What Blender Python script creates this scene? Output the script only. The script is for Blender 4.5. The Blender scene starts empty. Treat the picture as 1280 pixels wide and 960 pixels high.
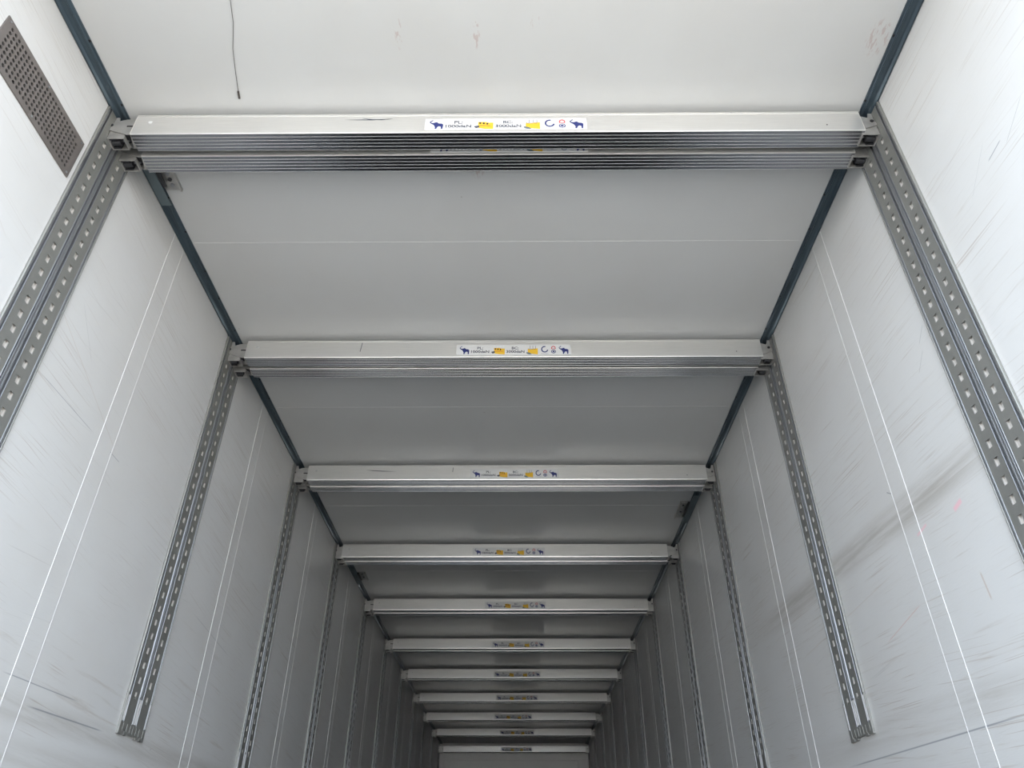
import bpy, bmesh, math, random
from mathutils import Vector
sc = bpy.context.scene
C = sc.collection
random.seed(4)
ZC = 0.531                      # camera height above the trailer floor

# ------------------------------------------------------------------ camera
F_PX, PITCH, YAW, ROLL = 921.8, 0.60689, 0.00915, -0.00233
cam = bpy.data.cameras.new('camera'); cam_o = bpy.data.objects.new('camera', cam); C.objects.link(cam_o)
cam.sensor_width = 36; cam.lens = F_PX / 1280 * 36; cam.clip_start = 0.02; cam.clip_end = 500
cp, sp, cy, sy, cr, sr = math.cos(PITCH), math.sin(PITCH), math.cos(YAW), math.sin(YAW), math.cos(ROLL), math.sin(ROLL)
def unyaw(v): return Vector((v[0]*cy - v[1]*sy, v[0]*sy + v[1]*cy, v[2]))
right0, up0, fwd0 = Vector((1, 0, 0)), Vector((0, -sp, cp)), Vector((0, cp, sp))
right = unyaw(right0*cr - up0*sr); up = unyaw(right0*sr + up0*cr); fwd = unyaw(fwd0)
from mathutils import Matrix
M = Matrix((right, up, -fwd)).transposed().to_4x4(); M.translation = Vector((0, 0, ZC))
cam_o.matrix_world = M
sc.camera = cam_o

# ------------------------------------------------------------------ light
sc.view_settings.view_transform = 'Standard'; sc.view_settings.look = 'None'
sc.view_settings.gamma = 1; sc.view_settings.use_curve_mapping = False
sc.view_settings.exposure = -0.10
SKY = (0.78, 0.89, 1.0); SKY_STRENGTH = 11.0
w = bpy.data.worlds.new('sky'); sc.world = w; w.use_nodes = True
nt = w.node_tree; bg = nt.nodes['Background']; bg.inputs[1].default_value = SKY_STRENGTH
tcw = nt.nodes.new('ShaderNodeTexCoord'); sx = nt.nodes.new('ShaderNodeSeparateXYZ'); nt.links.new(tcw.outputs['Generated'], sx.inputs[0])
rw_ = nt.nodes.new('ShaderNodeValToRGB'); nt.links.new(sx.outputs[2], rw_.inputs[0]); nt.links.new(rw_.outputs[0], bg.inputs[0])
el = rw_.color_ramp.elements                      # hazy bright horizon, bluer zenith
el[0].position = 0.0; el[0].color = (.84, .87, .91, 1); el[1].position = 1.0; el[1].color = (.42, .50, .60, 1)
e = el.new(.35); e.color = (.64, .745, .87, 1)
sun = bpy.data.lights.new('sun', 'SUN'); sun.energy = 32; sun.color = (1.0, 0.91, 0.77); sun.angle = 0.009
sun_o = bpy.data.objects.new('sun', sun); C.objects.link(sun_o)
sun_dir = Vector((0.35, 1.0, 0.62)).normalized()            # towards the sun: over the right side wall
sun_o.rotation_euler = sun_dir.to_track_quat('Z', 'Y').to_euler(); sun_o.location = (6, 0, 8)
sc.cycles.diffuse_bounces = 2; sc.cycles.max_bounces = 12

# ------------------------------------------------------------------ dimensions
XL, XR, ZT = -1.330, 1.170, 2.127 + ZC
Y0, DY, NS = 1.4794, 1.2001, 11
YREAR, YFRONT = 0.50, 13.75
RAIL_X = 0.010
def S(n): return Y0 + n*DY + (0.0 if n < 10 else 0.0)

# ------------------------------------------------------------------ materials
def nodes(m):
    m.use_nodes = True; nt = m.node_tree; return nt, nt.nodes['Principled BSDF']
def mat(name, col, rough=0.5, metal=0.0, spec=0.5, noise=None, bump=None, stretch=None, rvar=0):
    m = bpy.data.materials.new(name); nt, b = nodes(m)
    b.inputs['Base Color'].default_value = (*col, 1); b.inputs['Roughness'].default_value = rough
    b.inputs['Metallic'].default_value = metal; b.inputs['Specular IOR Level'].default_value = spec
    if noise or bump or rvar:
        tc = nt.nodes.new('ShaderNodeTexCoord'); mp = nt.nodes.new('ShaderNodeMapping')
        nt.links.new(tc.outputs['Object'], mp.inputs['Vector'])
        if stretch: mp.inputs['Scale'].default_value = stretch
        n = nt.nodes.new('ShaderNodeTexNoise'); n.inputs['Scale'].default_value = (noise or bump)[0]; n.inputs['Detail'].default_value = 5
        nt.links.new(mp.outputs[0], n.inputs['Vector'])
        if noise:
            r = nt.nodes.new('ShaderNodeValToRGB'); a = noise[1]
            r.color_ramp.elements[0].position = 0.3; r.color_ramp.elements[1].position = 0.7
            r.color_ramp.elements[0].color = (*[c*(1-a) for c in col], 1); r.color_ramp.elements[1].color = (*[min(1, c*(1+a)) for c in col], 1)
            nt.links.new(n.outputs['Fac'], r.inputs[0]); nt.links.new(r.outputs[0], b.inputs['Base Color'])
        if rvar:
            mr = nt.nodes.new('ShaderNodeMapRange'); mr.inputs['To Min'].default_value = rough - rvar; mr.inputs['To Max'].default_value = rough + rvar
            nt.links.new(n.outputs['Fac'], mr.inputs['Value']); nt.links.new(mr.outputs[0], b.inputs['Roughness'])
        if bump:
            bp = nt.nodes.new('ShaderNodeBump'); bp.inputs['Strength'].default_value = bump[1]; bp.inputs['Distance'].default_value = 0.002
            nt.links.new(n.outputs['Fac'], bp.inputs['Height']); nt.links.new(bp.outputs[0], b.inputs['Normal'])
    return m

class G:
    """small node-graph helper for the worn white panels"""
    def __init__(s, nt): s.nt = nt
    def n(s, t, **k):
        x = s.nt.nodes.new(t)
        for a, v in k.items(): setattr(x, a, v)
        return x
    def put(s, v, sock):
        if hasattr(v, 'is_output') or isinstance(v, bpy.types.NodeSocket): s.nt.links.new(v, sock)
        else: sock.default_value = v
    def math(s, op, a, b=0.0, clamp=False):
        x = s.n('ShaderNodeMath', operation=op, use_clamp=clamp); s.put(a, x.inputs[0]); s.put(b, x.inputs[1]); return x.outputs[0]
    def rng(s, v, a, b, c, d):
        x = s.n('ShaderNodeMapRange'); x.interpolation_type = 'SMOOTHSTEP'
        s.put(v, x.inputs[0])
        for i, q in enumerate((a, b, c, d)): x.inputs[i+1].default_value = q
        return x.outputs[0]
    def noise(s, vec, scale, detail=4, rough=0.55):
        x = s.n('ShaderNodeTexNoise'); s.put(vec, x.inputs['Vector']); x.inputs['Scale'].default_value = scale
        x.inputs['Detail'].default_value = detail; x.inputs['Roughness'].default_value = rough; return x.outputs['Fac']
    def mapping(s, vec, scale, rot=(0, 0, 0), loc=(0, 0, 0)):
        x = s.n('ShaderNodeMapping'); s.put(vec, x.inputs['Vector']); x.inputs['Scale'].default_value = scale
        x.inputs['Rotation'].default_value = rot; x.inputs['Location'].default_value = loc; return x.outputs[0]
    def mix(s, f, a, b):
        x = s.n('ShaderNodeMix', data_type='RGBA'); s.put(f, x.inputs[0]); s.put(a, x.inputs[6]); s.put(b, x.inputs[7]); return x.outputs[2]
    def seg(s, u, v, a, b, width, strength, vec):
        """mask of a scratch drawn from a to b in the u,v plane"""
        L = math.hypot(b[0]-a[0], b[1]-a[1]); dx, dy = (b[0]-a[0])/L, (b[1]-a[1])/L
        uu = s.math('SUBTRACT', u, a[0]); vv = s.math('SUBTRACT', v, a[1])
        t = s.math('ADD', s.math('MULTIPLY', uu, dx), s.math('MULTIPLY', vv, dy))
        d = s.math('ABSOLUTE', s.math('SUBTRACT', s.math('MULTIPLY', uu, dy), s.math('MULTIPLY', vv, dx)))
        m = s.rng(d, width*0.2, width*.75, 1, 0)
        e = s.math('MULTIPLY', s.rng(t, 0, L*0.15, 0, 1), s.rng(t, L*0.85, L, 1, 0))
        return s.math('MULTIPLY', s.math('MULTIPLY', m, e), strength)

def wall_material(name, scratches, bands, seed, tilt):
    m = bpy.data.materials.new(name); nt, b = nodes(m); g = G(nt)
    tc = g.n('ShaderNodeTexCoord').outputs['Object']
    sep = g.n('ShaderNodeSeparateXYZ'); g.put(tc, sep.inputs[0]); Y, Z = sep.outputs[1], sep.outputs[2]
    base = (0.505, 0.505, 0.50, 1)
    soft = g.noise(g.mapping(tc, (1, .5, 1), loc=(0, seed, 0)), 3.0)
    col = g.mix(g.rng(soft, .35, .7, 0, .5), base, (0.465, 0.455, 0.44, 1))
    streak = g.noise(g.mapping(g.mapping(tc, (1, 1, 1), rot=(tilt, 0, 0)), (1, 1.2, 26), loc=(0, seed, 0)), 1.6, 6, .65)
    patch = g.noise(g.mapping(tc, (1, 1, 1.3), loc=(0, seed*2, 1)), 1.7, 3)
    low = g.rng(Z, .6, 2.2, 1.0, .25)
    sm = g.math('MULTIPLY', g.math('MULTIPLY', g.rng(streak, .56, .72, 0, 1), g.rng(patch, .42, .62, 0.1, 1)), low)
    col = g.mix(g.math('MULTIPLY', sm, .75), col, (0.36, 0.325, 0.29, 1))
    for q, (tt, fz, th, st_) in enumerate(((tilt*1.2, 190, .60, .55), (tilt*2.6, 150, .63, .45), (-tilt*1.5, 160, .66, .4))):
        fine = g.noise(g.mapping(g.mapping(tc, (1, 1, 1), rot=(tt, 0, 0)), (1, 1.5, fz), loc=(0, seed*3+q*7, q*3)), 1.5, 3, .5)
        p2 = g.noise(g.mapping(tc, (1, 1, 1.3), loc=(0, seed*2+q*5, 4)), 2.6, 3)
        fm = g.math('MULTIPLY', g.rng(fine, th, th+.07, 0, 1), g.rng(p2, .44, .6, 0, 1))
        if q < 2: col = g.mix(g.math('MULTIPLY', fm, st_), col, ((.27, .22, .18, 1), (.30, .25, .22, 1))[q])
    col = g.mix(g.math('MULTIPLY', fm, .35), col, (0.27, 0.255, 0.245, 1))
    for (y0, z0, y1, z1, wd, st) in bands:                       # broad rubbed bands of dirt
        k = (z1-z0)/(y1-y0)
        zc = g.math('ADD', g.math('MULTIPLY', g.math('SUBTRACT', Y, y0), k), z0)
        d = g.math('ABSOLUTE', g.math('SUBTRACT', Z, zc))
        wob = g.math('MULTIPLY', g.math('SUBTRACT', streak, .5), wd*1.2)
        bm_ = g.rng(g.math('ADD', d, wob), wd*.3, wd, 1, 0)
        e = g.math('MULTIPLY', g.rng(Y, y0-.1, y0+.4, 0, 1), g.rng(Y, y1-.5, y1+.2, 1, 0))
        bm_ = g.math('MULTIPLY', g.math('MULTIPLY', bm_, e), g.rng(streak, .35, .62, .25, 1))
        col = g.mix(g.math('MULTIPLY', bm_, st), col, (0.30, 0.28, 0.255, 1))
    spot = g.n('ShaderNodeTexVoronoi'); spot.inputs['Scale'].default_value = 5; spot.inputs['Randomness'].default_value = 1
    g.put(g.mapping(tc, (1, 1, 1), loc=(0, seed, 0)), spot.inputs['Vector'])
    sp_ = g.math('MULTIPLY', g.rng(spot.outputs['Distance'], .010, .022, 1, 0), g.rng(patch, .5, .55, 0, 1))
    col = g.mix(g.math('MULTIPLY', sp_, .7), col, (0.12, 0.11, 0.10, 1))
    for (a, b_, wd, st, c) in scratches:
        col = g.mix(g.seg(Y, Z, (a[0], a[1]+ZC), (b_[0], b_[1]+ZC), wd, st, tc), col, (*c, 1))
    nt.links.new(col, b.inputs['Base Color'])
    b.inputs['Roughness'].default_value = 0.38; b.inputs['Specular IOR Level'].default_value = 0.45
    bp = g.n('ShaderNodeBump'); bp.inputs['Strength'].default_value = .10; bp.inputs['Distance'].default_value = .002
    g.put(g.noise(g.mapping(tc, (1, 1, 6)), 40, 3), bp.inputs['Height']); nt.links.new(bp.outputs[0], b.inputs['Normal'])
    return m
GREY, BROWN, PINK = (.16, .17, .19), (.36, .28, .22), (.75, .30, .38)
M_wall_left = wall_material('worn_white_panel_left', [
    ((1.653, 1.197), (1.985, 1.190), .0016, .9, GREY), ((2.088, 1.188), (2.163, 1.186), .002, .85, GREY),
    ((2.111, .420), (2.575, .430), .004, .8, GREY), ((1.963, .473), (2.376, .480), .003, .7, GREY),
    ((1.60, 1.42), (2.15, 1.19), .0022, .45, BROWN), ((1.70, 1.50), (1.85, 1.36), .0015, .4, GREY),
    ((1.05, 1.55), (1.36, 1.40), .003, .25, BROWN), ((3.0, .95), (3.5, .90), .003, .4, GREY)],
    [(1.7, .93, 4.2, .98, .05, .5), (1.8, .83, 3.0, .86, .05, .3)], 3.1, .06)
M_wall_right = wall_material('worn_white_panel_right', [
    ((1.20, 1.500), (1.136, 1.506), .003, .85, GREY), ((1.134, 1.478), (1.03, 1.53), .0016, .6, GREY),
    ((1.30, 1.47), (1.18, 1.56), .0012, .4, GREY),
    ((2.94, .376), (1.80, .345), .004, .75, GREY), ((3.2, .80), (2.2, .83), .003, .35, BROWN),
    ((1.78, .862), (1.83, .852), .014, .5, PINK), ((1.97, .878), (2.04, .868), .008, .4, PINK),
    ((2.13, .70), (2.40, .66), .003, .55, (.45, .25, .20)), ((1.815, .680), (1.809, .600), .006, .6, BROWN),
    ((2.13, 1.055), (2.10, 1.035), .004, .7, GREY), ((1.66, 1.36), (1.71, 1.32), .002, .6, GREY), ((1.70, 1.30), (1.76, 1.25), .002, .5, GREY)],
    [(1.5, 1.455, 3.6, 1.58, .07, .75), (1.6, .93, 3.2, .98, .06, .35)], 8.7, -.05)

def ceiling_material():
    m = bpy.data.materials.new('white_ceiling_panel'); nt, b = nodes(m); g = G(nt)
    tc = g.n('ShaderNodeTexCoord').outputs['Object']
    sep = g.n('ShaderNodeSeparateXYZ'); g.put(tc, sep.inputs[0]); X, Y = sep.outputs[0], sep.outputs[1]
    soft = g.noise(g.mapping(tc, (1, .7, 1)), 2.4)
    col = g.mix(g.rng(soft, .35, .7, 0, .6), (0.51, 0.51, 0.505, 1), (0.48, 0.475, 0.465, 1))
    sp2 = g.noise(g.mapping(tc, (1, .25, 1)), 160, 2)
    for cx, cyy, rx, ry in ((-.355, 1.215, .012, .055), (-.122, 1.221, .012, .045), (1.09, 1.24, .035, .06), (.05, 1.18, .02, .02), (-.14, 1.70, .03, .06)):
        dx = g.math('DIVIDE', g.math('SUBTRACT', X, cx), rx); dy = g.math('DIVIDE', g.math('SUBTRACT', Y, cyy), ry)
        r2 = g.math('ADD', g.math('MULTIPLY', dx, dx), g.math('MULTIPLY', dy, dy))
        mk = g.math('MULTIPLY', g.rng(r2, .5, 1.3, 1, 0), g.rng(sp2, .52, .60, 0, .5))
        col = g.mix(mk, col, (0.36, 0.24, 0.22, 1))
    vo = g.n('ShaderNodeTexVoronoi'); vo.inputs['Scale'].default_value = 3.5; g.put(tc, vo.inputs['Vector'])
    col = g.mix(g.rng(vo.outputs['Distance'], .008, .018, .6, 0), col, (0.25, 0.22, 0.2, 1))
    nt.links.new(col, b.inputs['Base Color'])
    b.inputs['Roughness'].default_value = .33; b.inputs['Specular IOR Level'].default_value = .35
    return m
M_ceil = ceiling_material()
M_white = mat('white_panel_plain', (.60, .61, .61), .4, noise=(3, .03))
M_bead = mat('white_sealant_bead', (.54, .535, .53), .5)
M_slot = mat('pale_slot_backing', (.42, .40, .375), .6)
M_front = mat('front_wall_white', (.88, .86, .82), .4, noise=(2, .04))
M_floor = mat('brown_plywood_floor', (.05, .045, .04), .7, noise=(6, .2), stretch=(1, .2, 1))
M_ground = mat('pale_concrete_yard', (.42, .39, .35), .9, noise=(1.5, .12))
M_alu = mat('brushed_aluminium', (.68, .67, .65), .34, .75, noise=(9, .05), stretch=(1, 40, 40), rvar=.07)
M_alu_shade = mat('aluminium_shaded_underside', (.30, .31, .33), .22, 1.0, noise=(3, .10), stretch=(1.0, 20, 20), rvar=.03)  # bar aluminium darkened underneath, standing in for its reflection of the dark floor
M_rail = mat('anodised_rail', (.25, .25, .235), .5, .6, noise=(6, .06), stretch=(4, 4, .5))
M_lip = mat('bright_rail_lip', (.33, .34, .355), .36, .85)
M_steel = mat('galvanised_steel', (.42, .41, .395), .42, .7, noise=(30, .12))
M_darksteel = mat('dark_latch_steel', (.05, .05, .055), .45, .6, noise=(30, .2))
M_blue = mat('blue_grey_cornice', (.060, .085, .105), .30, .5, noise=(4, .25), stretch=(8, 1, 8))
M_bluepale = mat('blue_grey_plate', (.13, .165, .18), .42, .4, noise=(8, .15))
M_vent = mat('grey_vent_steel', (.19, .17, .16), .48, .6, noise=(20, .08))
M_black = mat('black_void', (.012, .011, .012), .8)
M_ink = mat('grey_ink', (.05, .055, .08), .6)
M_stick = mat('white_sticker', (.56, .56, .56), .5)
M_navy = mat('navy_print', (.012, .02, .12), .5)
M_yellow = mat('yellow_print', (.62, .37, .02), .5)
M_red = mat('red_print', (.45, .05, .06), .5)
M_thread = mat('dark_thread', (.06, .05, .045), .7)

# ------------------------------------------------------------------ mesh helpers
def link(name, bm, mats, parent=None, smooth=False, loc=None):
    me = bpy.data.meshes.new(name); bmesh.ops.recalc_face_normals(bm, faces=bm.faces[:]); bm.to_mesh(me); bm.free()
    for m in (mats if isinstance(mats, (list, tuple)) else [mats]): me.materials.append(m)
    if smooth:
        for p in me.polygons: p.use_smooth = True
    o = bpy.data.objects.new(name, me); C.objects.link(o)
    if parent: o.parent = parent
    if loc: o.location = loc
    return o
def box(bm, x0, x1, y0, y1, z0, z1, mi=0, bev=0):
    r = bmesh.ops.create_cube(bm, size=1)
    vs = r['verts']
    for v in vs:
        v.co = Vector((x0 if v.co.x < 0 else x1, y0 if v.co.y < 0 else y1, z0 if v.co.z < 0 else z1))
    fs = set(f for v in vs for f in v.link_faces)
    for f in fs: f.material_index = mi
    if bev:
        es = list(set(e for v in vs for e in v.link_edges))
        r2 = bmesh.ops.bevel(bm, geom=es, offset=bev, segments=2, affect='EDGES', profile=.5)
        for f in r2['faces']: f.material_index = mi
def prism(bm, pts, axis, a, b, mi=0):
    """closed polygon pts extruded between a and b along axis ('x','y','z')"""
    def P(p, t):
        return {'x': (t, p[0], p[1]), 'y': (p[0], t, p[1]), 'z': (p[0], p[1], t)}[axis]
    A = [bm.verts.new(P(p, a)) for p in pts]; B = [bm.verts.new(P(p, b)) for p in pts]
    n = len(pts); fs = [bm.faces.new(A), bm.faces.new(B[::-1])]
    for i in range(n): fs.append(bm.faces.new((A[i], A[(i+1) % n], B[(i+1) % n], B[i])))
    for f in fs: f.material_index = mi
def cyl(bm, p0, p1, r, seg=14, mi=0):
    p0, p1 = Vector(p0), Vector(p1); d = p1-p0
    res = bmesh.ops.create_cone(bm, cap_ends=True, segments=seg, radius1=r, radius2=r, depth=d.length)
    q = Vector((0, 0, 1)).rotation_difference(d.normalized()); c = (p0+p1)/2
    for v in res['verts']: v.co = q @ v.co + c
    for f in set(f for v in res['verts'] for f in v.link_faces): f.material_index = mi
def tag(o, label=None, cat=None, group=None, kind=None):
    for k, v in (('label', label), ('category', cat), ('group', group), ('kind', kind)):
        if v: o[k] = v
    return o
def empty(name, loc, label, cat, group=None, rz=0):
    o = bpy.data.objects.new(name, None); C.objects.link(o); o.location = loc; o.rotation_euler = (0, 0, rz)
    return tag(o, label, cat, group)
def copy_tree(o, parent=None):
    c = o.copy(); C.objects.link(c)
    if parent: c.parent = parent
    for ch in list(o.children): copy_tree(ch, c)
    return c

# ------------------------------------------------------------------ the trailer box
def struct(name, dims, m, label, bev=0):
    bm = bmesh.new(); box(bm, *dims, bev=bev); o = link(name, bm, m); o['kind'] = 'structure'; o['label'] = label; return o
struct('wall_left', (XL-.06, XL, YREAR, YFRONT+.06, 0, ZT), M_wall_left, 'scuffed white panelled left side wall of the trailer')
struct('wall_right', (XR, XR+.06, YREAR, YFRONT+.06, 0, ZT), M_wall_right, 'scuffed white panelled right side wall of the trailer')
struct('ceiling', (XL-.06, XR+.06, YREAR, YFRONT+.06, ZT, ZT+.06), M_ceil, 'glossy white trailer ceiling')
struct('floor', (XL-.06, XR+.06, YREAR, YFRONT+.06, -.12, 0), M_floor, 'brown trailer floor below the picture')
struct('wall_front', (XL, XR, YFRONT, YFRONT+.06, 0, ZT), M_front, 'pale front wall closing the far end of the trailer')
gm = bmesh.new(); box(gm, -60, 60, -60, 60, -1.30, -1.15); g_o = link('ground', gm, M_ground); g_o['kind'] = 'structure'; g_o['label'] = 'pale concrete yard under the trailer'

# ceiling seams and wall joint strips
k = 1
for n in range(11):
    y = Y0 + .597 + n*DY
    if y < YFRONT-.2:
        bm = bmesh.new(); box(bm, XL+.05, XR-.05, y-.0022, y+.0022, ZT-.0012, ZT+.001)
        o = link('trim_%d' % k, bm, M_bead); tag(o, 'thin white seam across the ceiling', kind='structure'); k += 1
for side in (0, 1):
    for n in range(-1, 11):
        y = 2.013 + n*DY
        if y < YREAR+.2 or y > YFRONT-.15: continue
        x0, x1, xb = (XL-.001, XL+.0008, XL+.0016) if side == 0 else (XR+.001, XR-.0008, XR-.0016)
        bm = bmesh.new()
        box(bm, min(x0, x1), max(x0, x1), y, y+.0877, .05, ZT-.012)
        o = link('trim_%d' % k, bm, M_wall_left if side == 0 else M_wall_right)
        tag(o, 'flat white cover strip over a %s wall panel joint' % ('left', 'right')[side], kind='structure'); k += 1
        b2 = bmesh.new()
        for yy in (y, y+.0877): box(b2, min(x0, xb), max(x0, xb), yy-.0014, yy+.0014, .05, ZT-.012, bev=.0003)
        link('sealant_bead', b2, M_bead, o)

# blue-grey steel cornice along both ceiling corners
def cornice(side):
    s = 1 if side == 0 else -1; xw = XL if side == 0 else XR
    prof = [(0, 0), (0, -.013), (.003, -.016), (.007, -.016), (.012, -.010), (.017, -.0085), (.030, -.0085), (.033, -.013), (.035, -.012),
            (.0365, -.006), (.0415, -.0045), (.0415, 0)]
    bm = bmesh.new(); prism(bm, [(xw+s*p[0], ZT+p[1]) for p in prof], 'y', YREAR, YFRONT)
    return bm, s, xw
for side in (0, 1):
    bm, s, xw = cornice(side)
    o = link('trim_%d' % k, bm, M_blue); k += 1
    tag(o, 'dark blue-grey steel cornice along the %s ceiling corner' % ('left', 'right')[side], kind='structure')
    hb = bmesh.new(); y = 1.06
    while y < 8:
        for dy in (0, .17):
            cyl(hb, (xw+s*.0385, y+dy, ZT-.0065), (xw+s*.0385, y+dy, ZT-.004), .0042, 10)
        y += .39
    link('screw_holes', hb, M_black, o)['kind'] = 'stuff'

# front wall panel
fp = empty('bulkhead_panel', (0, YFRONT, 0), 'wide pale framed bulkhead panel on the far front wall', 'panel')
zt = 1.979 + ZC
bm = bmesh.new(); box(bm, -1.123, .988, -.012, 0, .1, zt-.12); link('sheet', bm, M_front, fp)
bm = bmesh.new()
box(bm, -1.253, 1.134, -.035, 0, zt-.12, zt, bev=.004); box(bm, -1.253, -1.123, -.035, 0, .05, zt-.12, bev=.004); box(bm, .988, 1.134, -.035, 0, .05, zt-.12, bev=.004)
link('frame', bm, M_front, fp)

# ------------------------------------------------------------------ slotted wall rails
Z0R, Z1R = .440 + ZC, 2.108 + ZC
def rail_proto():
    r = empty('slotted_wall_rail', (0, 0, 0), 'x', 'rail')
    zc0, zc1 = Z0R+.037, Z0R+.125                      # milled windows near the lower end
    HW, F0, F1 = .097, .0062, .0085                    # half width, back and front of the face sheet
    def both(bm, y0, y1, x0, x1, z0, z1, bev=0):
        for s in (-1, 1):
            a, c = sorted((s*y0, s*y1)); box(bm, x0, x1, a, c, z0, z1, bev=bev)
    bm = bmesh.new()
    both(bm, .0175, .0375, F0, F1, zc0, Z1R); both(bm, .0535, .0790, F0, F1, zc0, Z1R)
    z = .466 + ZC + .10; edges = [zc0]
    while z + .012 < Z1R-.02: edges += [z-.0115, z+.0115]; z += .0503
    edges.append(Z1R)
    both(bm, .0920, HW, 0, .0092, zc1, Z1R, .0022); both(bm, .0940, HW, 0, .0085, Z0R+.037, zc1)
    for i in range(0, len(edges), 2): both(bm, .0375, .0535, F0, F1, edges[i], edges[i+1])
    link('slotted_face', bm, M_rail, r)
    bm = bmesh.new()
    both(bm, .0535, .0545, .0008, F0, zc1, Z1R); both(bm, .0365, .0375, .0008, F0, zc1, Z1R)
    both(bm, .0370, .0540, .0005, .0012, zc1, Z1R)
    link('pale_backing', bm, M_slot, r)['label'] = 'pale strip showing through the slots'
    for a, c in ((-.0915, -.0800), (-.0140, -.0022), (.0022, .0140), (.0800, .0915)):
        bm = bmesh.new(); box(bm, .0015, .0088, a, c, zc0+.004, zc1-.004)
        link('milled_strip', bm, M_bead, r)['label'] = 'bright milled strip above the end cap'
    bm = bmesh.new()
    both(bm, .0855, .0920, 0, .0078, zc1, Z1R, .001)
    both(bm, .0790, .0812, 0, .0098, zc0, Z1R, .0006); both(bm, .0150, .0175, 0, .0098, zc0, Z1R, .0006)
    both(bm, .0015, .0085, 0, .0085, zc1, Z1R, .002)
    box(bm, 0, .0078, -.0015, .0015, zc0, Z1R)
    link('edge_lips', bm, M_lip, r)
    bm = bmesh.new(); both(bm, .0812, .0855, 0, .0015, zc1, Z1R); both(bm, .0085, .0150, 0, .0015, zc1, Z1R)
    link('dark_grooves', bm, M_darksteel, r)
    bm = bmesh.new()
    prof = [(-HW, 0), (-HW, .037), (HW, .037), (HW, 0), (.068, 0), (.068, .012), (.055, .012), (.055, 0), (.036, 0), (.036, .006),
            (-.036, .006), (-.036, 0), (-.055, 0), (-.055, .012), (-.068, .012), (-.068, 0)]
    prism(bm, [(a, b_+Z0R) for a, b_ in prof], 'x', 0, .0085)
    for yy in (-.075, -.045, -.02, .0, .025, .05, .08): box(bm, .0085, .0098, yy-.0015, yy+.0015, Z0R+.010, Z0R+.034)
    link('end_cap', bm, M_rail, r)
    return r
ORD = ['nearest', 'second', 'third', 'fourth', 'fifth', 'sixth', 'seventh', 'eighth', 'ninth', 'tenth', 'farthest']
rp = rail_proto(); first = True
for side in (0, 1):
    for n in range(NS):
        o = rp if first else copy_tree(rp); first = False
        o.location = (XL if side == 0 else XR, S(n)+.0610, 0); o.rotation_euler = (0, 0, 0 if side == 0 else math.pi)
        sd = ('left', 'right')[side]
        if n == 0: lb = 'wide slotted aluminium double rail leaving the picture, on the %s wall under the nearest crossbars' % sd
        elif n == 1: lb = 'slotted double rail on the %s wall with its whole lower end in view' % sd
        else: lb = 'narrow slotted double rail on the %s wall below the %s pair of crossbars' % (sd, ORD[n])
        tag(o, lb, 'rail', 'slotted double rails on the %s wall' % sd)

# ------------------------------------------------------------------ deck beams
BH, BW = .0963, .0667
XB0, XB1 = -1.244, 1.113
def text_mesh(body, x0, x1, z0, z1, m, parent):
    cu = bpy.data.curves.new('t', 'FONT'); cu.body = body; cu.extrude = 0; cu.resolution_u = 3; cu.offset = .02
    to = bpy.data.objects.new('t', cu); C.objects.link(to)
    bpy.context.view_layer.update()
    dg = bpy.context.evaluated_depsgraph_get()
    me = bpy.data.meshes.new_from_object(to.evaluated_get(dg)); bpy.data.objects.remove(to)
    bm = bmesh.new(); bm.from_mesh(me); bpy.data.meshes.remove(me)
    xs = [v.co.x for v in bm.verts]; ys = [v.co.y for v in bm.verts]
    for v in bm.verts:
        fx = (v.co.x-min(xs))/(max(xs)-min(xs)); fy = (v.co.y-min(ys))/(max(ys)-min(ys))
        v.co = Vector((x0+fx*(x1-x0), -.0009, z0+fy*(z1-z0)))
    ret = bmesh.ops.extrude_face_region(bm, geom=bm.faces[:])
    for v in [q for q in ret['geom'] if isinstance(q, bmesh.types.BMVert)]: v.co.y += .0004
    return link('lettering', bm, m, parent)
ELE = [(.24, 1.0), (.17, 1.0), (.10, .92), (-.01, .84), (-.02, .74), (.03, .66), (.12, .57), (.24, .50), (.33, .38), (.41, .17), (.38, .06), (.40, 0), (.50, 0), (.53, .08),
       (.61, .26), (.70, .31), (.83, .27), (.86, .14), (.84, .04), (.87, 0), (.97, 0), (.99, .14), (1.0, .30), (1.02, .42), (.98, .54), (.86, .62),
       (.70, .62), (.60, .68), (.56, .76), (.46, .77), (.38, .72), (.26, .68), (.14, .70), (.06, .77), (.08, .83), (.16, .88), (.24, .95)]
def disc(bm, x, z, rx, rz, y0=-.0009, y1=-.0005, n=20, mi=0, inner=0, a0=0, a1=2*math.pi):
    if inner == 0:
        prism(bm, [(x+rx*math.cos(2*math.pi*i/n), z+rz*math.sin(2*math.pi*i/n)) for i in range(n)], 'y', y0, y1, mi)
    else:
        out = [(x+rx*math.cos(a0+(a1-a0)*i/n), z+rz*math.sin(a0+(a1-a0)*i/n)) for i in range(n+1)]
        inn = [(x+rx*inner*math.cos(a0+(a1-a0)*i/n), z+rz*inner*math.sin(a0+(a1-a0)*i/n)) for i in range(n+1)]
        for i in range(n): prism(bm, [out[i], out[i+1], inn[i+1], inn[i]], 'y', y0, y1, mi)
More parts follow.
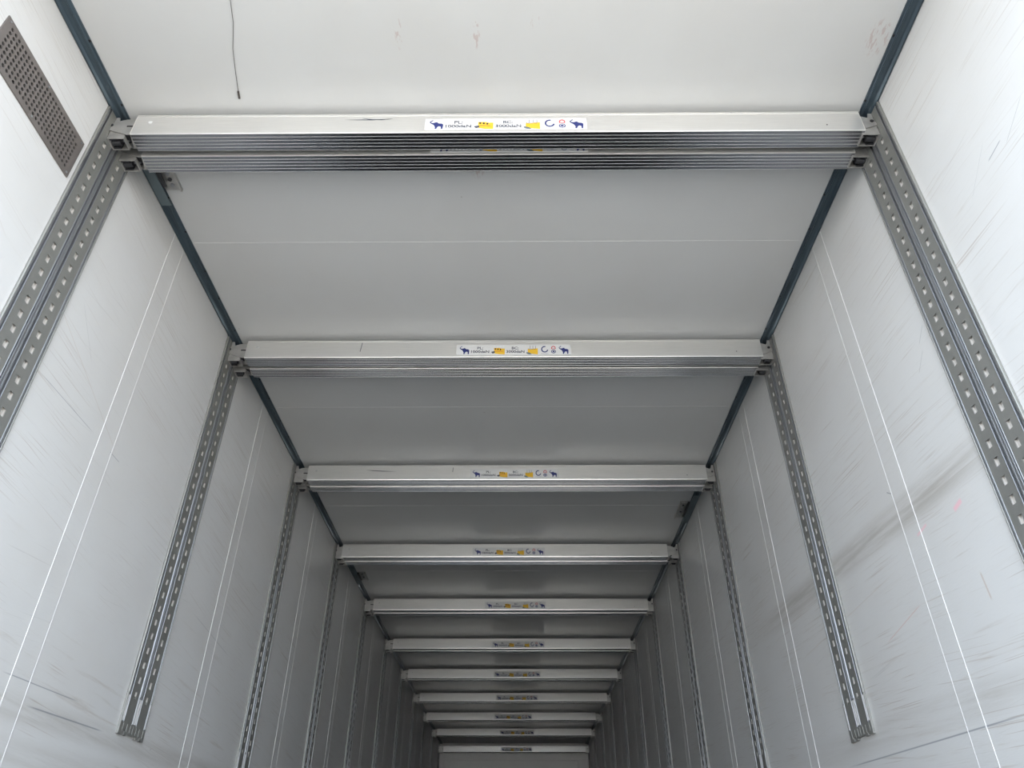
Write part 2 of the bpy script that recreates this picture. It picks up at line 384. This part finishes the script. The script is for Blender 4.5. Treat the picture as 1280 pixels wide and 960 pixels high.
def sticker(parent):
    W_, H_ = .523, .058
    bm = bmesh.new(); box(bm, 0, W_, -.0005, 0, -H_, 0)
    st = link('load_sticker', bm, M_stick, parent, loc=(-.297, -.0003, -.0285+.0015)); st['label'] = 'white load sticker with navy elephants and yellow pictograms'
    st.location.z = -.026
    for x in (.016, .469):
        bm = bmesh.new(); prism(bm, [(x+.0425*a, -.053+.045*b_) for a, b_ in ELE], 'y', -.0009, -.0005)
        link('elephant_emblem', bm, M_navy, st)
    text_mesh('PL:', .095, .122, -.0265, -.0115, M_ink, st); text_mesh('1000daN', .067, .150, -.0465, -.0315, M_ink, st)
    text_mesh('BC:', .253, .284, -.0265, -.0115, M_ink, st); text_mesh('3000daN', .228, .311, -.0465, -.0315, M_ink, st)
    bm = bmesh.new()
    prism(bm, [(.172, -.048), (.172, -.026), (.172, -.018), (.198, -.018), (.205, -.022), (.221, -.022), (.221, -.055), (.195, -.054)], 'y', -.0008, -.0005, 0)
    for i in range(4): prism(bm, [(.170+.0135*i, -.017), (.170+.0135*i+.009, -.017), (.170+.0135*i+.009, -.004), (.170+.0135*i, -.004)], 'y', -.0007, -.0005, 3)
    prism(bm, [(.160, -.044), (.160, -.040), (.176, -.036), (.176, -.046), (.166, -.050)], 'y', -.0009, -.0005, 2)
    for i in range(3): disc(bm, .1785+.0115*i, -.024-.0018*i, .0036, .0042, y0=-.0012, mi=1)
    prism(bm, [(.178, -.036), (.212, -.037), (.212, -.039), (.178, -.038)], 'y', -.0011, -.0005, 4)
    link('load_pictogram', bm, [M_yellow, M_black, M_ink, M_white, M_red], st)
    bm = bmesh.new()
    prism(bm, [(.326, -.048), (.326, -.024), (.340, -.026), (.355, -.023), (.372, -.021), (.372, -.056), (.350, -.053)], 'y', -.0008, -.0005, 0)
    for i in range(3):
        x = .337+.0125*i
        prism(bm, [(x-.0008, -.006), (x+.0008, -.006), (x+.0008, -.022), (x-.0008, -.022)], 'y', -.0009, -.0005, 1)
        disc(bm, x-.004, -.022, .0048, .006, mi=1, inner=.7, a0=math.pi, a1=2*math.pi, n=8)
    prism(bm, [(.320, -.050), (.320, -.042), (.336, -.046), (.344, -.055), (.330, -.055)], 'y', -.0009, -.0005, 2)
    link('load_pictogram', bm, [M_yellow, M_ink, M_bluepale], st)
    bm = bmesh.new(); disc(bm, .4035, -.0265, .0165, .0185, inner=.68, a0=math.radians(75), a1=math.radians(350), n=22)
    prism(bm, [(.386, -.0505), (.420, -.0505), (.420, -.0515), (.386, -.0515)], 'y', -.0009, -.0005)
    link('arc_emblem', bm, M_navy, st)
    bm = bmesh.new(); disc(bm, .4435, -.020, .0105, .0125, inner=.62, a0=math.radians(-20), a1=math.radians(200), n=14)
    prism(bm, [(.434, -.0225), (.453, -.0225), (.453, -.0255), (.434, -.0255)], 'y', -.0009, -.0005); link('red_arch_mark', bm, M_red, st)
    bm = bmesh.new(); disc(bm, .4435, -.0395, .0110, .0105); disc(bm, .4435, -.0395, .0075, .007, y0=-.0012, y1=-.0008, inner=.7, n=16, mi=1)
    link('round_mark', bm, [M_navy, M_stick], st)
    return st

def beam_proto():
    r = empty('deck_crossbar', (0, 0, 0), 'x', 'crossbar')
    # hollow extrusion with flat sides, an upper lip and a ribbed underside
    pts = [(-.0022, 0), (-.0022, -.0060), (0, -.0066), (0, -.0925), (.0012, -BH)]
    nb = 5; x = .0012; wgr = (BW-.0024)/nb
    for i in range(nb):
        x0 = .0012 + i*wgr
        pts += [(x0+.0009, -BH), (x0+.0013, -BH+.0009), (x0+wgr-.0013, -BH+.0009), (x0+wgr-.0009, -BH)]
    pts += [(BW-.0012, -BH), (BW, -.0925), (BW, -.0066), (BW+.0022, -.0060), (BW+.0022, 0)]
    q = []
    for p in pts:
        if not q or (abs(p[0]-q[-1][0]) > 1e-6 or abs(p[1]-q[-1][1]) > 1e-6): q.append(p)
    q = [p for i, p in enumerate(q) if i == 0 or p[0] >= q[i-1][0]-1e-6]
    bm = bmesh.new(); n = len(q)
    # tube walls only, open ends, with an inner skin
    A = [bm.verts.new((XB0, *p)) for p in q]; B = [bm.verts.new((XB1, *p)) for p in q]
    for i in range(n):
        f = bm.faces.new((A[i], A[(i+1) % n], B[(i+1) % n], B[i]))
        za, zb_ = q[i][1], q[(i+1) % n][1]
        if max(za, zb_) < -BH+.001 and not max(za, zb_) < -BH+.0001: f.material_index = 1  # groove floors and walls take the aluminium with the dark reflection painted in
    t = .005
    inner = [(t, -.004), (t, -BH+.0085), (BW-t, -BH+.0085), (BW-t, -.004)]
    for i in range(4):
        p, p2 = inner[i], inner[(i+1) % 4]
        v = [bm.verts.new((XB0, *p)), bm.verts.new((XB0, *p2)), bm.verts.new((XB1, *p2)), bm.verts.new((XB1, *p))]
        bm.faces.new(v).material_index = 0
    for X in (XB0, XB1):   # end rims
        for a in ((-.0022, t, -BH, 0), (BW-t, BW+.0022, -BH, 0)):
            vs = [bm.verts.new((X, a[0], a[2]+.001)), bm.verts.new((X, a[1], a[2]+.001)), bm.verts.new((X, a[1], a[3])), bm.verts.new((X, a[0], a[3]))]
            bm.faces.new(vs)
        for z0, z1 in ((-.004, 0), (-BH+.0042, -BH+.0085)):
            vs = [bm.verts.new((X, t, z0)), bm.verts.new((X, BW-t, z0)), bm.verts.new((X, BW-t, z1)), bm.verts.new((X, t, z1))]
            bm.faces.new(vs)
    bar = link('aluminium_bar', bm, [M_alu, M_alu_shade], r)
    bm = bmesh.new(); cyl(bm, (-1.195, -.0012, -.035), (-1.195, .001, -.035), .0062, 18); link('rivet', bm, M_bead, bar)
    bm = bmesh.new(); cyl(bm, (.997, -.0006, -.067), (.997, .001, -.067), .0025, 12); link('rivet', bm, M_darksteel, bar)
    sticker(r)
    # hooked end pieces: two tapered cheeks joined by a bottom flange; shape as seen at the left end
    prof = [(.08, -.008), (-.036, -.012), (-.072, -.026), (-.092, -.046), (-.092, -.060), (-.055, -.076), (-.015, -.0895), (.08, -.0895)]
    for s, ex, side in ((1, XB0, 'left'), (-1, 1.071, 'right')):
        bm = bmesh.new()
        for y in (.0055, .0575): prism(bm, [(ex+s*a, b_) for a, b_ in prof], 'y', y, y+.0032)
        fl = [(ex+s*.08, .0055), (ex-s*.004, .0055), (ex-s*.014, .0607), (ex+s*.08, .0607)]
        prism(bm, fl, 'z', -.0895, -.0865)
        hk = link('end_hook', bm, M_steel, r)
        bm = bmesh.new(); cyl(bm, (ex-s*.078, .0035, -.042), (ex-s*.078, .0630, -.042), .0062, 16); cyl(bm, (ex-s*.078, .0025, -.042), (ex-s*.078, .004, -.042), .0042, 12)
        link('pivot_pin', bm, M_darksteel, hk, smooth=False)
        bm = bmesh.new(); xs = sorted((ex-s*.026, ex+s*.004)); box(bm, xs[0], xs[1], .0048, .0056, -.051, -.0445, bev=.0003)
        if s == 1: link('slot', bm, M_black, hk)
        else: bm.free()
        bm = bmesh.new(); xs = sorted((ex-s*.072, ex-s*.005)); box(bm, xs[0], xs[1], .016, .050, -.078, -.060, mi=0, bev=.003)
        cyl(bm, (ex-s*.080, .036, -.084), (ex-s*.020, .036, -.084), .0038, 10, mi=1)
        link('release_latch', bm, [M_darksteel, M_lip], hk)
        # shuttle that rides in the wall rail
        xf = XL+RAIL_X if s == 1 else XR-RAIL_X
        bm = bmesh.new()
        ck = [(0, -.104), (.054, -.104), (.052, -.090), (.036, -.050), (.014, -.012), (.010, .004), (0, .004)]
        for y in (.0100, .0530): prism(bm, [(xf+s*a, b_) for a, b_ in ck], 'y', y, y+.0028)
        xs = sorted((xf-s*.001, xf+s*.004)); box(bm, xs[0], xs[1], .0100, .0558, -.104, .004)
        xs = sorted((xf+s*.0515, xf+s*.054)); box(bm, xs[0], xs[1], .0100, .0558, -.104, -.088)
        xs = sorted((xf-s*.016, xf+s*.001)); box(bm, xs[0], xs[1], .020, .032, -.060, -.048)
        sh = link('rail_shuttle', bm, M_steel, r)
        bm = bmesh.new(); cyl(bm, (xf+s*.006, .035, -.094), (xf+s*.036, .033, -.094), .0105, 14)
        xs = sorted((xf+s*.004, xf+s*.030)); box(bm, xs[0], xs[1], .0145, .019, -.102, -.03); box(bm, xs[0], xs[1], .047, .0515, -.102, -.03)
        link('spring', bm, M_darksteel, sh)
    return r
bp_ = beam_proto(); first = True
SHIFT = [0, .018, .015, -.032, .012, .034, .023, .017, -.040, .012, -.003]
OFFS2 = [.010, -.004, .006, .008, 0, 0, 0, 0, 0, 0, 0]
for n in range(NS):
    for kk in range(2):
        if n == 10 and kk == 1: continue
        o = bp_ if first else copy_tree(bp_); first = False
        z = 2.1051 + ZC - (.055 if n == 10 else 0)
        o.location = (0, S(n)+kk*.0868, z)
        dx = SHIFT[n] + (OFFS2[n] if kk else 0)
        for ch in o.children:
            if ch.name.startswith('aluminium_bar'):
                ch.location.x = min(dx, 0)
            elif ch.name.startswith('load_sticker'): ch.location.x = -.297 + dx
        if n == 10: lb = 'last aluminium deck crossbar at the far end, just in front of the front wall'
        elif kk == 0: lb = 'aluminium deck crossbar with fully visible elephant load sticker, front one of the %s pair' % ORD[n]
        else: lb = 'aluminium deck crossbar close behind the front one of the %s pair, sticker mostly hidden' % ORD[n]
        tag(o, lb, 'crossbar', 'aluminium deck crossbars under the ceiling')

# scuffs on the faces of the three nearest crossbars
for n, polys in ((0, [[(-.505, -.020), (-.47, -.026), (-.42, -.027), (-.405, -.023), (-.44, -.030), (-.48, -.029)], [(-.56, -.028), (-.50, -.027), (-.46, -.031), (-.52, -.030)]]),
                 (1, [[(-.716, -.012), (-.713, -.012), (-.718, -.062), (-.721, -.062)]]),
                 (2, [[(-.90, -.030), (-.80, -.036), (-.72, -.040), (-.80, -.040), (-.86, -.036)], [(-.385, -.015), (-.382, -.015), (-.384, -.045), (-.387, -.045)]])):
    bar_o = [o for o in C.objects if o.name.startswith('deck_crossbar') and abs(o.location.y-S(n)) < .01][0]
    for pl in polys:
        bm = bmesh.new(); prism(bm, pl, 'y', -.0004, .0004); link('scuff_mark', bm, M_ink, bar_o)

# ------------------------------------------------------------------ perforated vent on the left wall
vt = empty('vent_grille', (XL, 1.2265, 1.814+ZC), 'grey perforated metal vent plate screwed high on the left wall', 'vent')
VW, VH = .403, .154
NC, NR, P_, R_ = 23, 8, .0158, .0056
bm = bmesh.new()
gx0, gz0 = -NC*P_/2, -NR*P_/2
seg = 8
def hole_cell(cx, cz, hole):
    X = .0045; h = P_/2
    sq = [(h, 0), (h, h), (0, h), (-h, h), (-h, 0), (-h, -h), (0, -h), (h, -h)]
    outer = [bm.verts.new((X, cx+a, cz+b_)) for a, b_ in sq]
    if not hole: bm.faces.new(outer); return
    inn = [bm.verts.new((X, cx+R_*math.cos(i*math.pi/4), cz+R_*math.sin(i*math.pi/4))) for i in range(8)]
    deep = [bm.verts.new((.0015, v.co.y, v.co.z)) for v in inn]
    for i in range(8):
        j = (i+1) % 8
        bm.faces.new((outer[i], outer[j], inn[j], inn[i])); bm.faces.new((inn[i], inn[j], deep[j], deep[i]))
for i in range(NC):
    for j in range(NR):
        hole_cell(gx0+(i+.5)*P_, gz0+(j+.5)*P_, not (i == NC-1 and j == NR-1))
bmesh.ops.remove_doubles(bm, verts=bm.verts[:], dist=1e-5)
for (a, b_, c, d) in ((-VW/2, VW/2, -VH/2, gz0), (-VW/2, VW/2, -gz0, VH/2), (-VW/2, gx0, gz0, -gz0), (-gx0, VW/2, gz0, -gz0)):
    box(bm, .0005, .0045, a, b_, c, d)
link('perforated_plate', bm, M_vent, vt)
bm = bmesh.new(); box(bm, .0002, .0010, gx0, -gx0, gz0, -gz0); link('shade_backing', bm, M_black, vt)  # black sheet behind the holes, stands in for the unlit duct
for y in (-VW/2+.012, 0, VW/2-.012):
    for z in (-VH/2+.010, VH/2-.010):
        bm = bmesh.new(); cyl(bm, (.004, y, z), (.0062, y, z), .0035, 10); link('screw', bm, M_lip, vt)

# ------------------------------------------------------------------ small steel plates fixed beside the cornice
def ceiling_bracket(xw, s, y0, ln, label):
    t = empty('ceiling_bracket', (xw, y0, ZT), label, 'bracket', 'steel brackets beside the ceiling cornice')
    bm = bmesh.new(); xs = sorted((s*.044, s*.105)); box(bm, xs[0], xs[1], 0, ln, -.004, 0)
    xs = sorted((s*.100, s*.106)); box(bm, xs[0], xs[1], 0, ln, -.014, 0)
    box(bm, *sorted((s*.044, s*.106)), 0, .004, -.014, 0)
    link('plate', bm, M_steel, t)
    for i in range(4):
        bm = bmesh.new(); cyl(bm, (s*.078, ln*(.2+.2*i), -.009), (s*.078, ln*(.2+.2*i), -.003), .007, 12); link('bolt', bm, M_lip if i % 2 else M_darksteel, t)
    bm = bmesh.new(); cyl(bm, (s*.056, -.02, -.020), (s*.056, ln*.75, -.020), .008, 14); link('hinge_bar', bm, M_darksteel, t)
    bm = bmesh.new(); xs = sorted((s*.008, s*.044)); box(bm, xs[0], xs[1], -.12, ln+.06, -.020, -.0165); link('cover_plate', bm, M_bluepale, t)
ceiling_bracket(XL, 1, 1.680, .125, 'small bolted steel bracket on the left cornice right behind the nearest crossbars')
ceiling_bracket(XR, -1, 4.415, .245, 'small bolted steel bracket on the right cornice behind the third crossbar pair')
ceiling_bracket(XL, 1, 5.690, .170, 'small bolted steel bracket on the left cornice behind the fourth crossbar pair')

# ------------------------------------------------------------------ dark thread stuck to the ceiling
bm = bmesh.new()
pts = [(-.835, .80), (-.826, 1.0), (-.827, 1.112), (-.840, 1.18), (-.867, 1.259), (-.884, 1.34), (-.896, 1.405)]
for i in range(len(pts)-1): cyl(bm, (*pts[i], ZT-.002), (*pts[i+1], ZT-.002), .0008, 6)
cyl(bm, (-.896, 1.405, ZT-.003), (-.900, 1.430, ZT-.003), .0034, 8)
tag(link('loose_thread', bm, M_thread), 'thin dark thread with a knotted end stuck to the ceiling before the nearest crossbar', 'thread')
